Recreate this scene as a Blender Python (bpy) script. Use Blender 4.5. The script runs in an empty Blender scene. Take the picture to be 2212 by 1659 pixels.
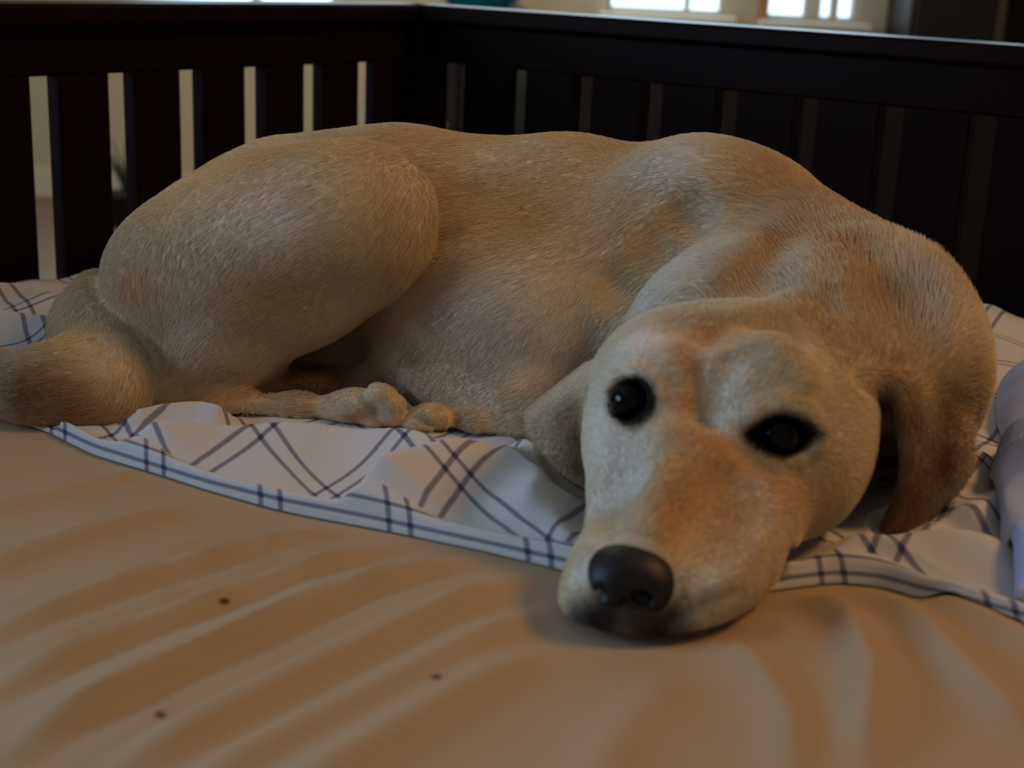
import bpy, math, random
import numpy as np
from mathutils import Vector, Matrix

SC = bpy.context.scene
COL = SC.collection
PI = math.pi
rnd = random.Random(7)
RS = np.random.RandomState(11)

# ------------------------------------------------------------------ camera
W, Hh, F = 2212.0, 1659.0, 3121.0
CAM_Z = 0.34
PITCH, ROLL = math.radians(16.4), math.radians(2.5)
fwd = np.array([0, math.cos(PITCH), -math.sin(PITCH)])
r0 = np.array([1.0, 0, 0]); u0 = np.array([0, math.sin(PITCH), math.cos(PITCH)])
cr = r0 * math.cos(ROLL) + u0 * math.sin(ROLL)
cu = u0 * math.cos(ROLL) - r0 * math.sin(ROLL)
CAM = np.array([0, 0, CAM_Z])
cam_d = bpy.data.cameras.new('camera'); cam = bpy.data.objects.new('camera', cam_d); COL.objects.link(cam)
m = Matrix.Identity(4)
for i in range(3):
    m[i][0] = cr[i]; m[i][1] = cu[i]; m[i][2] = -fwd[i]; m[i][3] = CAM[i]
cam.matrix_world = m
cam_d.sensor_width = 36.0; cam_d.lens = 36.0 * F / W
cam_d.clip_start = 0.02; cam_d.clip_end = 100
cam_d.dof.use_dof = True; cam_d.dof.focus_distance = 1.15; cam_d.dof.aperture_fstop = 6.5
SC.camera = cam

def ray(px, py):
    return fwd + cr * ((px - W / 2) / F) - cu * ((py - Hh / 2) / F)
def at(px, py, Y):
    d = ray(px, py); return CAM + d * (Y / d[1])
def ground(px, py, z=0.0):
    d = ray(px, py); return CAM + d * ((z - CAM_Z) / d[2])
def mpp(px, py, Y):                      # metres per pixel at that depth
    return (Y / ray(px, py)[1]) / F

# ------------------------------------------------------------------ world, lights, exposure
world = bpy.data.worlds.new('world'); SC.world = world; world.use_nodes = True
bg = world.node_tree.nodes['Background']; bg.inputs[0].default_value = (0.55, 0.78, 1.0, 1); bg.inputs[1].default_value = 3.0

def area(name, loc, target, size, size_y, power, color):
    l = bpy.data.lights.new(name, 'AREA'); l.shape = 'RECTANGLE'; l.size = size; l.size_y = size_y
    l.energy = power; l.color = color
    o = bpy.data.objects.new(name, l); COL.objects.link(o); o.location = loc
    o.rotation_euler = (Vector(target) - Vector(loc)).to_track_quat('-Z', 'Y').to_euler()
    return o
# daylight of a window in the left-hand wall, warm ceiling lamp of the room, windows of the far wall
area('left_window_daylight', (-2.3, 0.55, 0.62), (0.1, 1.0, 0.05), 1.2, 1.0, 38, (0.41, 0.65, 1.0))
area('ceiling_lamp_light', (1.5, 0.9, 1.75), (0.3, 1.0, 0), 0.5, 0.5, 19, (1.0, 0.53, 0.20))
area('far_wall_fill_light', (-0.6, 3.9, 1.75), (-0.6, 4.6, 0), 0.4, 0.4, 22, (1.0, 0.78, 0.5))  # unseen lamp, added to brighten the far wall
area('far_window_daylight', (0.6, 5.0, 1.1), (0.2, 1.2, 0), 2.6, 1.2, 52, (0.66, 0.82, 1.0))
SC.view_settings.view_transform = 'Standard'; SC.view_settings.look = 'None'
SC.view_settings.gamma = 1.0; SC.view_settings.use_curve_mapping = False
SC.view_settings.exposure = -0.08
SC.cycles.use_denoising = True
SC.cycles.max_bounces = 6

# ------------------------------------------------------------------ helpers
def tag(o, label=None, cat=None, group=None, kind=None):
    if label: o['label'] = label
    if cat: o['category'] = cat
    if group: o['group'] = group
    if kind: o['kind'] = kind
    return o
def empty(name, loc=(0, 0, 0)):
    o = bpy.data.objects.new(name, None); COL.objects.link(o); o.location = loc; o.empty_display_size = .05
    return o
def mesh_obj(name, verts, faces, mat, parent=None, smooth=True):
    me = bpy.data.meshes.new(name)
    if isinstance(verts, np.ndarray): verts = verts.astype(float)
    me.from_pydata(verts.tolist() if isinstance(verts, np.ndarray) else verts, [], faces.tolist() if isinstance(faces, np.ndarray) else faces)
    me.update()
    if smooth: me.polygons.foreach_set('use_smooth', [True] * len(me.polygons))
    if mat: me.materials.append(mat)
    o = bpy.data.objects.new(name, me); COL.objects.link(o)
    if parent: set_parent(o, parent)
    return o
def set_parent(o, p):
    o.parent = p
    o.matrix_parent_inverse = Matrix.Translation(-Vector(p.location))
def rot_box(center, ax, ay, az, sx, sy, sz, bevel=0.0):
    """verts, faces of a box with half sizes along three axes; bevel cuts its edges"""
    c = np.array(center, float); A = [np.array(a, float) for a in (ax, ay, az)]
    s = (sx, sy, sz); vs = []; b = min(bevel, .45 * min(s))
    if b <= 0:
        for i in (-1, 1):
            for j in (-1, 1):
                for k in (-1, 1): vs.append(c + A[0] * i * sx + A[1] * j * sy + A[2] * k * sz)
        return vs, [(0, 1, 3, 2), (4, 6, 7, 5), (0, 4, 5, 1), (2, 3, 7, 6), (0, 2, 6, 4), (1, 5, 7, 3)]
    idx = {}
    for i in (-1, 1):
        for j in (-1, 1):
            for k in (-1, 1):
                for a in range(3):
                    e = [sx - b, sy - b, sz - b]; e[a] = s[a]
                    idx[(i, j, k, a)] = len(vs)
                    vs.append(c + A[0] * i * e[0] + A[1] * j * e[1] + A[2] * k * e[2])
    f = []
    for sg in (-1, 1):
        for a in range(3):
            q = []
            for (p, r) in ((-1, -1), (1, -1), (1, 1), (-1, 1)):
                t = [0, 0, 0]; t[a] = sg; t[(a + 1) % 3] = p; t[(a + 2) % 3] = r
                q.append(idx[(t[0], t[1], t[2], a)])
            f.append(tuple(q) if sg > 0 else tuple(q[::-1]))
    for a in range(3):
        b1, c1 = (a + 1) % 3, (a + 2) % 3
        for p in (-1, 1):
            for r in (-1, 1):
                t = [0, 0, 0]; t[b1] = p; t[c1] = r
                t1 = list(t); t1[a] = -1; t2 = list(t); t2[a] = 1
                q = (idx[(*t1, b1)], idx[(*t2, b1)], idx[(*t2, c1)], idx[(*t1, c1)])
                f.append(q if p * r > 0 else q[::-1])
    for i in (-1, 1):
        for j in (-1, 1):
            for k in (-1, 1):
                q = (idx[(i, j, k, 0)], idx[(i, j, k, 1)], idx[(i, j, k, 2)])
                f.append(q if i * j * k > 0 else q[::-1])
    return vs, f
def box_obj(name, c, half, mat, parent=None, axes=None, bevel=0.0):
    ax = axes or ((1, 0, 0), (0, 1, 0), (0, 0, 1))
    v, f = rot_box(c, *ax, *half, bevel)
    return mesh_obj(name, [tuple(x) for x in v], f, mat, parent, smooth=False)
def multi_box(name, boxes, mat, parent=None):
    V, Fc = [], []
    for c, half, axes, bev in boxes:
        v, f = rot_box(c, *(axes or ((1, 0, 0), (0, 1, 0), (0, 0, 1))), *half, bev)
        n = len(V); V += [tuple(x) for x in v]; Fc += [tuple(i + n for i in q) for q in f]
    return mesh_obj(name, V, Fc, mat, parent, smooth=False)

def uv_sphere(nu=32, nv=20):
    v = [(0, 0, 1)]; f = []
    for j in range(1, nv):
        for i in range(nu):
            t = PI * j / nv; q = 2 * PI * i / nu; v.append((math.sin(t) * math.cos(q), math.sin(t) * math.sin(q), math.cos(t)))
    v.append((0, 0, -1))
    for i in range(nu): f.append((0, 1 + i, 1 + (i + 1) % nu)); f.append((len(v) - 1, 1 + (nv - 2) * nu + (i + 1) % nu, 1 + (nv - 2) * nu + i))
    for j in range(nv - 2):
        for i in range(nu):
            a = 1 + j * nu + i; b = 1 + j * nu + (i + 1) % nu; f.append((a, a + nu, b + nu, b))
    return np.array(v), f
def lathe(profile, n=28):
    V = [(r * math.cos(2 * PI * i / n), r * math.sin(2 * PI * i / n), z) for r, z in profile for i in range(n)]
    Fc = [(j * n + i, j * n + (i + 1) % n, (j + 1) * n + (i + 1) % n, (j + 1) * n + i) for j in range(len(profile) - 1) for i in range(n)]
    return np.array(V), Fc
# ------------------------------------------------------------------ materials
def mat_base(name, color, rough=0.6, spec=0.5):
    mt = bpy.data.materials.new(name); mt.use_nodes = True
    p = mt.node_tree.nodes['Principled BSDF']
    p.inputs['Base Color'].default_value = (*color, 1); p.inputs['Roughness'].default_value = rough
    p.inputs['Specular IOR Level'].default_value = spec
    return mt, mt.node_tree, p
def N(nt, typ, **kw):
    n = nt.nodes.new(typ)
    for k, v in kw.items(): setattr(n, k, v)
    return n
def noise_color(name, c1, c2, scale, rough=0.6, spec=0.4, bump=0.0, bscale=None, stretch=(1, 1, 1), bdist=0.001):
    mt, nt, p = mat_base(name, c1, rough, spec)
    tc = N(nt, 'ShaderNodeTexCoord'); mp = N(nt, 'ShaderNodeMapping'); mp.inputs['Scale'].default_value = stretch
    nt.links.new(tc.outputs['Object'], mp.inputs[0])
    nz = N(nt, 'ShaderNodeTexNoise'); nz.inputs['Scale'].default_value = scale; nz.inputs['Detail'].default_value = 5
    nt.links.new(mp.outputs[0], nz.inputs['Vector'])
    mx = N(nt, 'ShaderNodeMix', data_type='RGBA'); mx.inputs[6].default_value = (*c1, 1); mx.inputs[7].default_value = (*c2, 1)
    nt.links.new(nz.outputs['Fac'], mx.inputs[0]); nt.links.new(mx.outputs[2], p.inputs['Base Color'])
    if bump:
        n2 = N(nt, 'ShaderNodeTexNoise'); n2.inputs['Scale'].default_value = bscale or scale * 4; n2.inputs['Detail'].default_value = 4
        nt.links.new(mp.outputs[0], n2.inputs['Vector'])
        bp = N(nt, 'ShaderNodeBump'); bp.inputs['Strength'].default_value = bump; bp.inputs['Distance'].default_value = bdist
        nt.links.new(n2.outputs['Fac'], bp.inputs['Height']); nt.links.new(bp.outputs[0], p.inputs['Normal'])
    return mt
M_wood = noise_color('dark_espresso_wood', (0.006, 0.0022, 0.0018), (0.011, 0.0038, 0.003), 9, rough=0.42, spec=0.03, bump=.15, stretch=(1, 1, .12))
M_wall = noise_color('beige_wall_paint', (0.47, 0.42, 0.30), (0.51, 0.46, 0.33), 3, rough=0.85, bump=.1, bscale=120)
M_trim = noise_color('cream_trim_paint', (0.55, 0.50, 0.40), (0.60, 0.55, 0.44), 5, rough=0.5)
M_floor = noise_color('grey_brown_floor', (0.13, 0.105, 0.075), (0.19, 0.155, 0.115), 6, rough=0.55, bump=.2)
M_plank = noise_color('honey_wood_trim', (0.35, 0.16, 0.05), (0.45, 0.22, 0.08), 8, rough=.5, stretch=(1, 1, .1))
M_ceiling = noise_color('ceiling_white', (0.6, 0.57, 0.5), (0.64, 0.6, 0.53), 4, rough=.9)
M_teal, _nt, _p = mat_base('teal_glazed_ceramic', (0.01, 0.22, 0.28), .15)
M_dark = noise_color('dark_walnut_veneer', (0.006, 0.0035, 0.003), (0.014, 0.008, 0.005), 7, rough=.45, stretch=(.2, 1, 1))
M_brass, _nt, _p = mat_base('dull_brass', (0.30, 0.22, 0.10), .4); _p.inputs['Metallic'].default_value = 1
M_glass = bpy.data.materials.new('window_glass'); M_glass.use_nodes = True
_nt = M_glass.node_tree; _nt.nodes.clear()
_o = N(_nt, 'ShaderNodeOutputMaterial'); _t = N(_nt, 'ShaderNodeBsdfTransparent'); _g = N(_nt, 'ShaderNodeBsdfGlossy'); _g.inputs['Roughness'].default_value = .02
_m = N(_nt, 'ShaderNodeMixShader'); _m.inputs[0].default_value = .06
_nt.links.new(_t.outputs[0], _m.inputs[1]); _nt.links.new(_g.outputs[0], _m.inputs[2]); _nt.links.new(_m.outputs[0], _o.inputs[0])

# ------------------------------------------------------------------ bed frame of reference
CORNER = at(905, 20, 1.97)
aL = math.radians(54)
dl = np.array([-math.cos(aL), -math.sin(aL), 0]); dr = np.array([math.sin(aL), -math.cos(aL), 0]); dz = np.array([0, 0, 1.0])
def top_at(px, py, Y): return at(px, py, Y)[2]
RAIL_TOP = 0.2765
C0 = np.array([CORNER[0], CORNER[1], 0])
LEN_L, LEN_R = 2.05, 1.62                 # mattress along the left rail, along the right rail
FLOOR_Z = -0.56

# ------------------------------------------------------------------ room shell
YW = 5.2
XL, XR, YF, ZC = -2.6, 3.4, -1.6, 1.85
mesh_obj('floor', [(XL, YF, FLOOR_Z), (XR, YF, FLOOR_Z), (XR, YW, FLOOR_Z), (XL, YW, FLOOR_Z)], [(0, 1, 2, 3)], M_floor, smooth=False)['kind'] = 'structure'
mesh_obj('ceiling', [(XL, YF, ZC), (XR, YF, ZC), (XR, YW, ZC), (XL, YW, ZC)], [(3, 2, 1, 0)], M_ceiling, smooth=False)['kind'] = 'structure'

def wall_with_holes(name, axis, pos, a0, a1, z0, z1, holes, thick, mat):
    """wall in the plane axis=pos spanning a0..a1 (other axis) with rectangular holes (a,b,z0,z1)"""
    xs = sorted({a0, a1, *[h[0] for h in holes], *[h[1] for h in holes]})
    zs = sorted({z0, z1, *[h[2] for h in holes], *[h[3] for h in holes]})
    bx = []
    for i in range(len(xs) - 1):
        for j in range(len(zs) - 1):
            cx, cz = (xs[i] + xs[i + 1]) / 2, (zs[j] + zs[j + 1]) / 2
            if any(h[0] < cx < h[1] and h[2] < cz < h[3] for h in holes): continue
            hx, hz = (xs[i + 1] - xs[i]) / 2, (zs[j + 1] - zs[j]) / 2
            if axis == 'y': bx.append(((cx, pos + thick / 2, cz), (hx, thick / 2, hz), None, 0))
            else: bx.append(((pos + thick / 2, cx, cz), (thick / 2, hx, hz), None, 0))
    o = multi_box(name, bx, mat); o['kind'] = 'structure'; return o

def X(px, Y=YW, py=20): return at(px, py, Y)[0]
def Z(px, py, Y=YW): return at(px, py, Y)[2]
WTOP = 1.45
wins = [(X(285), X(722), Z(500, 14), WTOP), (X(1312), X(1566), Z(1440, 30), WTOP), (X(1655), X(1856), Z(1750, 46), WTOP)]
wall_with_holes('wall_back', 'y', YW, XL, XR, FLOOR_Z, ZC, wins, .12, M_wall)
wall_with_holes('wall_left', 'x', XL - .12, YF, YW, FLOOR_Z, ZC, [(-.05, 1.15, .12, 1.15)], .12, M_wall)
box_obj('wall_right', (XR + .06, (YF + YW) / 2, (FLOOR_Z + ZC) / 2), (.06, (YW - YF) / 2, (ZC - FLOOR_Z) / 2), M_wall)['kind'] = 'structure'
box_obj('wall_front', ((XL + XR) / 2, YF - .06, (FLOOR_Z + ZC) / 2), ((XR - XL) / 2, .06, (ZC - FLOOR_Z) / 2), M_wall)['kind'] = 'structure'
bb = multi_box('baseboard_back', [(((XL + XR) / 2, YW - .009, FLOOR_Z + .045), ((XR - XL) / 2, .009, .045), None, .002),
     (((XL + XR) / 2, YW - .006, FLOOR_Z + .098), ((XR - XL) / 2, .006, .008), None, .002)], M_trim); bb['kind'] = 'structure'
def window(n, hole, bars):
    a, b, z0, z1 = hole
    root = empty('window_%d' % n, ((a + b) / 2, YW + .06, z0)); root['kind'] = 'structure'
    t = .016
    multi_box('window_frame', [(((a + b) / 2, YW + .06, z0 + t / 2), ((b - a) / 2, .03, t / 2), None, .003),
        (((a + b) / 2, YW + .06, z1 - t / 2), ((b - a) / 2, .03, t / 2), None, .003),
        ((a + t / 2, YW + .06, (z0 + z1) / 2), (t / 2, .03, (z1 - z0) / 2 - t), None, .003),
        ((b - t / 2, YW + .06, (z0 + z1) / 2), (t / 2, .03, (z1 - z0) / 2 - t), None, .003)], M_trim, root)
    for bx_, w in bars:
        box_obj('mullion', (bx_, YW + .06, (z0 + z1) / 2), (w, .02, (z1 - z0) / 2 - t), M_trim, root, bevel=.003)
    box_obj('pane', ((a + b) / 2, YW + .06, (z0 + z1) / 2), ((b - a) / 2 - t, .002, (z1 - z0) / 2 - t), M_glass, root)
    box_obj('window_sill', ((a + b) / 2, YW - .045, z0 - .015), ((b - a) / 2 + .03, .06, .014), M_trim, root, bevel=.004)
window(1, wins[0], [(X(548), .016)])
window(2, wins[1], [(X(1487), .010)])
window(3, wins[2], [(X(1760), .03), (X(1808), .014)])
t1 = box_obj('trim_1', (X(1646), YW - .012, .45), (.016, .012, 1.01), M_plank, bevel=.003); t1['kind'] = 'structure'

# ------------------------------------------------------------------ bed frame: rails, posts, slats
bed = empty('slatted_bed_frame', (C0[0], C0[1], FLOOR_Z))
tag(bed, 'dark espresso wooden bed frame with slatted rails meeting in a corner behind the dog', 'bed frame')
def rail_side(d, nrm, length, first, pitch_, width, n):
    """d runs from the corner along the rail, nrm points to the mattress"""
    off = -nrm * .035
    mid = C0 + d * (length / 2) + off
    A = (d, nrm, dz)
    box_obj('cap_rail', mid + dz * (RAIL_TOP - .011), (length / 2 + .03, .038, .011), M_wood, bed, A, .004)
    box_obj('top_rail', mid + dz * (RAIL_TOP - .022 - .026), (length / 2, .014, .026), M_wood, bed, A, .003)
    box_obj('bottom_rail', mid + dz * (-.29), (length / 2, .014, .09), M_wood, bed, A, .003)
    z0, z1 = -.205, RAIL_TOP - .0725
    me = None
    for i in range(n):
        c = C0 + d * (first + pitch_ * i) + off
        if me is None:
            s = box_obj('slat', (0, 0, 0), (width / 2, .011, (z1 - z0) / 2 + .004), M_wood, None, A, .002); me = s
        else:
            s = bpy.data.objects.new('slat', me.data); COL.objects.link(s)
        s.location = tuple(c + dz * ((z0 + z1) / 2)); set_parent(s, bed)
nl = np.cross(dz, dl); nl = nl if nl.dot(dr) > 0 else -nl
nr = np.cross(dz, dr); nr = nr if nr.dot(dl) > 0 else -nr
rail_side(dl, nl, LEN_L + .1, 0.0215, 0.0997, 0.0655, 21)
rail_side(dr, nr, LEN_R + .1, 0.0960, 0.1020, 0.0740, 16)
for p_ in (C0 - dl * .035 - dr * .035, C0 + dl * (LEN_L + .12) - dr * .035, C0 + dr * (LEN_R + .12) - dl * .035):
    box_obj('corner_post', p_ + dz * ((FLOOR_Z + RAIL_TOP - .022) / 2), (.034, .034, (RAIL_TOP - .022 - FLOOR_Z) / 2), M_wood, bed, (dl, dr, dz), .004)

# ------------------------------------------------------------------ cloth helpers
def bedpt(a, b): return C0[0] + dl[0] * a + dr[0] * b, C0[1] + dl[1] * a + dr[1] * b
def polydist(P, line):
    """signed distance (left side +), arclength fraction of points P (n,2) to a polyline (k,2)"""
    best = np.full(len(P), 1e9); sg = np.ones(len(P)); fr = np.zeros(len(P)); k = len(line)
    for i in range(k - 1):
        a, b = line[i], line[i + 1]; ab = b - a; L2 = ab.dot(ab)
        t = np.clip(((P - a) @ ab) / L2, 0, 1); q = a + t[:, None] * ab; dd = P - q
        d = np.hypot(dd[:, 0], dd[:, 1]); c = ab[0] * (P[:, 1] - a[1]) - ab[1] * (P[:, 0] - a[0])
        mk = d < best; best[mk] = d[mk]; sg[mk] = np.sign(c[mk]) + (c[mk] == 0); fr[mk] = (i + t[mk]) / (k - 1)
    return best * sg, fr
def ridge(P, px_line, h, w_far, w_near, taper=.25):
    """height of a fold whose crest follows the polyline; far side = left of travel (travel is left to right in view)"""
    ln = np.array([ground(*p)[:2] for p in px_line])
    d, fr = polydist(P, ln)
    w = np.where(d > 0, w_far, w_near)
    tp = np.clip(np.minimum(fr, 1 - fr) / taper, 0, 1); tp = tp * tp * (3 - 2 * tp)
    return h * tp * np.exp(-np.abs(d / w) ** 1.5)

def sheet_h(P):
    z = np.zeros(len(P))
    R = SHEET_RIDGES
    for ln, h, wf, wn in R: z += ridge(P, ln, h, wf, wn)
    x, y = P[:, 0], P[:, 1]
    z += .0007 * np.sin(19 * x + 9 * y + 1.5 * np.sin(7 * x)) + .0006 * np.sin(31 * x - 14 * y + 2 * np.sin(9 * y))
    return z
SHEET_RIDGES = [
    ([(-150, 1430), (200, 1300), (520, 1200), (780, 1140)], .012, .010, .009),
    ([(-150, 1560), (250, 1400), (620, 1265), (900, 1165)], .014, .011, .010),
    ([(-100, 1700), (300, 1490), (700, 1320), (1080, 1195)], .017, .012, .011),
    ([(100, 1760), (500, 1550), (860, 1370), (1200, 1225)], .013, .011, .012),
    ([(-150, 1130), (120, 1075), (330, 1025)], .008, .010, .009),
    ([(-150, 1270), (150, 1175), (420, 1100)], .010, .011, .010),
    ([(-100, 1350), (250, 1240), (560, 1140)], .006, .008, .008),
    ([(-150, 1500), (220, 1350), (560, 1235), (830, 1155)], .007, .007, .007),
    ([(-150, 1650), (280, 1450), (660, 1300), (980, 1185)], .008, .007, .007),
    ([(0, 1740), (400, 1530), (780, 1350), (1140, 1215)], .008, .008, .008),
    ([(250, 1800), (620, 1600), (960, 1420), (1210, 1300)], .009, .010, .010),
    ([(500, 1800), (760, 1640), (1000, 1500), (1200, 1400)], .009, .014, .014),
    ([(1250, 1760), (1330, 1600), (1480, 1450)], .006, .016, .016),
    ([(1500, 1390), (1620, 1430), (1700, 1560), (1700, 1760)], .008, .012, .011),
    ([(1720, 1285), (1830, 1350), (1880, 1470), (1850, 1740)], .014, .010, .010),
    ([(1860, 1270), (2000, 1370), (2120, 1500), (2260, 1620)], .012, .011, .011),
    ([(1980, 1290), (2130, 1350), (2300, 1440)], .010, .012, .012),
    ([(1560, 1340), (1650, 1345), (1750, 1400)], .007, .009, .009),
]
M_sheet = noise_color('peach_cotton_sheet', (0.45, 0.325, 0.20), (0.49, 0.355, 0.22), 14, rough=.8, spec=.15, bump=.25, bscale=900, bdist=.0004)
na, nb = 300, 240
AA, BB = np.meshgrid(np.linspace(0, LEN_L, na), np.linspace(0, LEN_R, nb), indexing='ij')
PX, PY = bedpt(AA.ravel(), BB.ravel()); P2 = np.stack([PX, PY], 1)
zz = sheet_h(P2)
edge = np.minimum.reduce([AA.ravel(), BB.ravel(), LEN_L - AA.ravel(), LEN_R - BB.ravel()])
zz -= np.clip(.045 - edge, 0, .045) ** 2 * 18
V = np.column_stack([PX, PY, zz])
idx = np.arange(na * nb).reshape(na, nb)
Fq = np.stack([idx[:-1, :-1], idx[:-1, 1:], idx[1:, 1:], idx[1:, :-1]], -1).reshape(-1, 4)
# sides hanging down over the mattress
ring = np.concatenate([idx[:, 0], idx[-1, 1:], idx[-2::-1, -1], idx[0, -2:0:-1]])
low = V[ring].copy(); low[:, 2] = -.20
V2 = np.vstack([V, low]); n0 = len(V); rn = len(ring)
Fs = np.array([[ring[i], ring[(i + 1) % rn], n0 + (i + 1) % rn, n0 + i] for i in range(rn)])
sheet = mesh_obj('fitted_sheet', V2, np.vstack([Fq, Fs[:, ::-1]]), M_sheet)
tag(sheet, 'wrinkled peach fitted sheet stretched over the mattress under the plaid blanket', 'bed sheet')
M_mat = noise_color('mattress_ticking', (.5, .48, .44), (.55, .52, .48), 10, rough=.9)
mc = C0 + dl * LEN_L / 2 + dr * LEN_R / 2
mt_ = box_obj('mattress', mc + dz * -.13, (LEN_L / 2 - .02, LEN_R / 2 - .02, .1), M_mat, None, (dl, dr, dz), .03)
tag(mt_, 'mattress inside the peach fitted sheet, held by the dark slatted bed frame', 'mattress')

# ------------------------------------------------------------------ implicit modelling
class Field:
    def __init__(s, lo, hi, h):
        s.lo = np.array(lo, float); s.h = h
        s.n = np.ceil((np.array(hi) - s.lo) / h).astype(int) + 1
        s.g = {}
        s.xs = [s.lo[i] + h * np.arange(s.n[i]) for i in range(3)]
    def grp(s, g):
        if g not in s.g: s.g[g] = np.full(s.n, .08, np.float32)
        return s.g[g]
    def region(s, lo, hi):
        a = np.clip(np.floor((lo - s.lo) / s.h).astype(int), 0, s.n); b = np.clip(np.ceil((hi - s.lo) / s.h).astype(int) + 1, 0, s.n)
        if (b <= a).any(): return None
        sl = tuple(slice(a[i], b[i]) for i in range(3))
        X_, Y_, Z_ = np.meshgrid(*[s.xs[i][sl[i]].astype(np.float32) for i in range(3)], indexing='ij')
        return sl, X_, Y_, Z_
    def blend(s, g, sl, d, k, sub=False):
        A = s.grp(g); a = A[sl]
        if sub: a = -a
        hh = np.clip(k - np.abs(a - d), 0, None) / k
        r = np.minimum(a, d) - hh * hh * k * .25
        A[sl] = -r if sub else r
    def ell(s, g, c, ax, rad, k, sub=False):
        ext = np.sqrt(sum((np.array(ax[i]) * rad[i]) ** 2 for i in range(3))) + k + .012
        q = s.region(c - ext, c + ext)
        if q is None: return
        sl, X_, Y_, Z_ = q; X_ = X_ - c[0]; Y_ = Y_ - c[1]; Z_ = Z_ - c[2]
        k0 = 0; k1 = 0
        for i in range(3):
            p = X_ * ax[i][0] + Y_ * ax[i][1] + Z_ * ax[i][2]
            k0 = k0 + (p / rad[i]) ** 2; k1 = k1 + (p / rad[i] ** 2) ** 2
        k0 = np.sqrt(k0); k1 = np.sqrt(k1) + 1e-9
        s.blend(g, sl, k0 * (k0 - 1) / k1, k, sub)
    def cone(s, g, a, b, ra, rb, k, sub=False):
        R = max(ra, rb) + k + .012
        q = s.region(np.minimum(a, b) - R, np.maximum(a, b) + R)
        if q is None: return
        sl, X_, Y_, Z_ = q; ab = b - a; L2 = ab.dot(ab) + 1e-12
        X_ = X_ - a[0]; Y_ = Y_ - a[1]; Z_ = Z_ - a[2]
        t = np.clip((X_ * ab[0] + Y_ * ab[1] + Z_ * ab[2]) / L2, 0, 1)
        d = np.sqrt((X_ - t * ab[0]) ** 2 + (Y_ - t * ab[1]) ** 2 + (Z_ - t * ab[2]) ** 2) - (ra + (rb - ra) * t)
        s.blend(g, sl, d, k, sub)
    # --- the same given by where they show in the view and how far away they stand
    def E(s, g, px, py, Y, rx, ry, rd, rot=0, k=.03, yaw=0, sub=False):
        c = at(px, py, Y); mm = mpp(px, py, Y); t = math.radians(rot)
        e1 = cr * math.cos(t) + cu * math.sin(t); e2 = -cr * math.sin(t) + cu * math.cos(t); e3 = fwd
        w = math.radians(yaw); e1, e3 = e1 * math.cos(w) + e3 * math.sin(w), -e1 * math.sin(w) + e3 * math.cos(w)
        s.ell(g, c, (e1, e2, e3), (rx * mm, ry * mm, rd), k, sub)
    def chain(s, g, pts, k=.03, kj=.01, sub=False):
        Pp = [(at(*p[:3]), p[3] * mpp(*p[:3])) for p in pts]
        for i in range(len(Pp) - 1):
            s.cone(g, Pp[i][0], Pp[i + 1][0], Pp[i][1], Pp[i + 1][1], k if (i == 0 or k > kj) else kj, sub)
    def sheet(s, g, ctrl, r, nu=26, nv=26, k=.004, kin=.004):
        """a soft sheet (ear) through a grid of control points; r = half thickness"""
        C = np.array([[at(*c) for c in row] for row in ctrl])
        def interp(A, n):
            m_ = A.shape[0]; t = np.linspace(0, m_ - 1, n); out = []
            for x in t:
                i = min(int(x), m_ - 2); f = x - i
                p0 = A[max(i - 1, 0)]; p1 = A[i]; p2 = A[i + 1]; p3 = A[min(i + 2, m_ - 1)]
                out.append(.5 * (2 * p1 + (p2 - p0) * f + (2 * p0 - 5 * p1 + 4 * p2 - p3) * f * f + (3 * p1 - p0 - 3 * p2 + p3) * f ** 3))
            return np.array(out)
        S = interp(C, nu); S = interp(S.transpose(1, 0, 2), nv).transpose(1, 0, 2).reshape(-1, 3)
        lo, hi = S.min(0) - r - .02, S.max(0) + r + .02
        q = s.region(lo, hi); sl, X_, Y_, Z_ = q
        D = np.full(X_.shape, 1.0, np.float32)
        for p in S:
            i0 = [max(int((p[i] - r - .016 - s.xs[i][sl[i]][0]) / s.h), 0) for i in range(3)]
            i1 = [int((p[i] + r + .016 - s.xs[i][sl[i]][0]) / s.h) + 2 for i in range(3)]
            ss = tuple(slice(i0[i], i1[i]) for i in range(3))
            D[ss] = np.minimum(D[ss], np.sqrt((X_[ss] - p[0]) ** 2 + (Y_[ss] - p[1]) ** 2 + (Z_[ss] - p[2]) ** 2) - r)
        s.blend(g, sl, D, k)
def smin(a, b, k):
    hh = np.clip(k - np.abs(a - b), 0, None) / k
    return np.minimum(a, b) - hh * hh * k * .25
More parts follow.
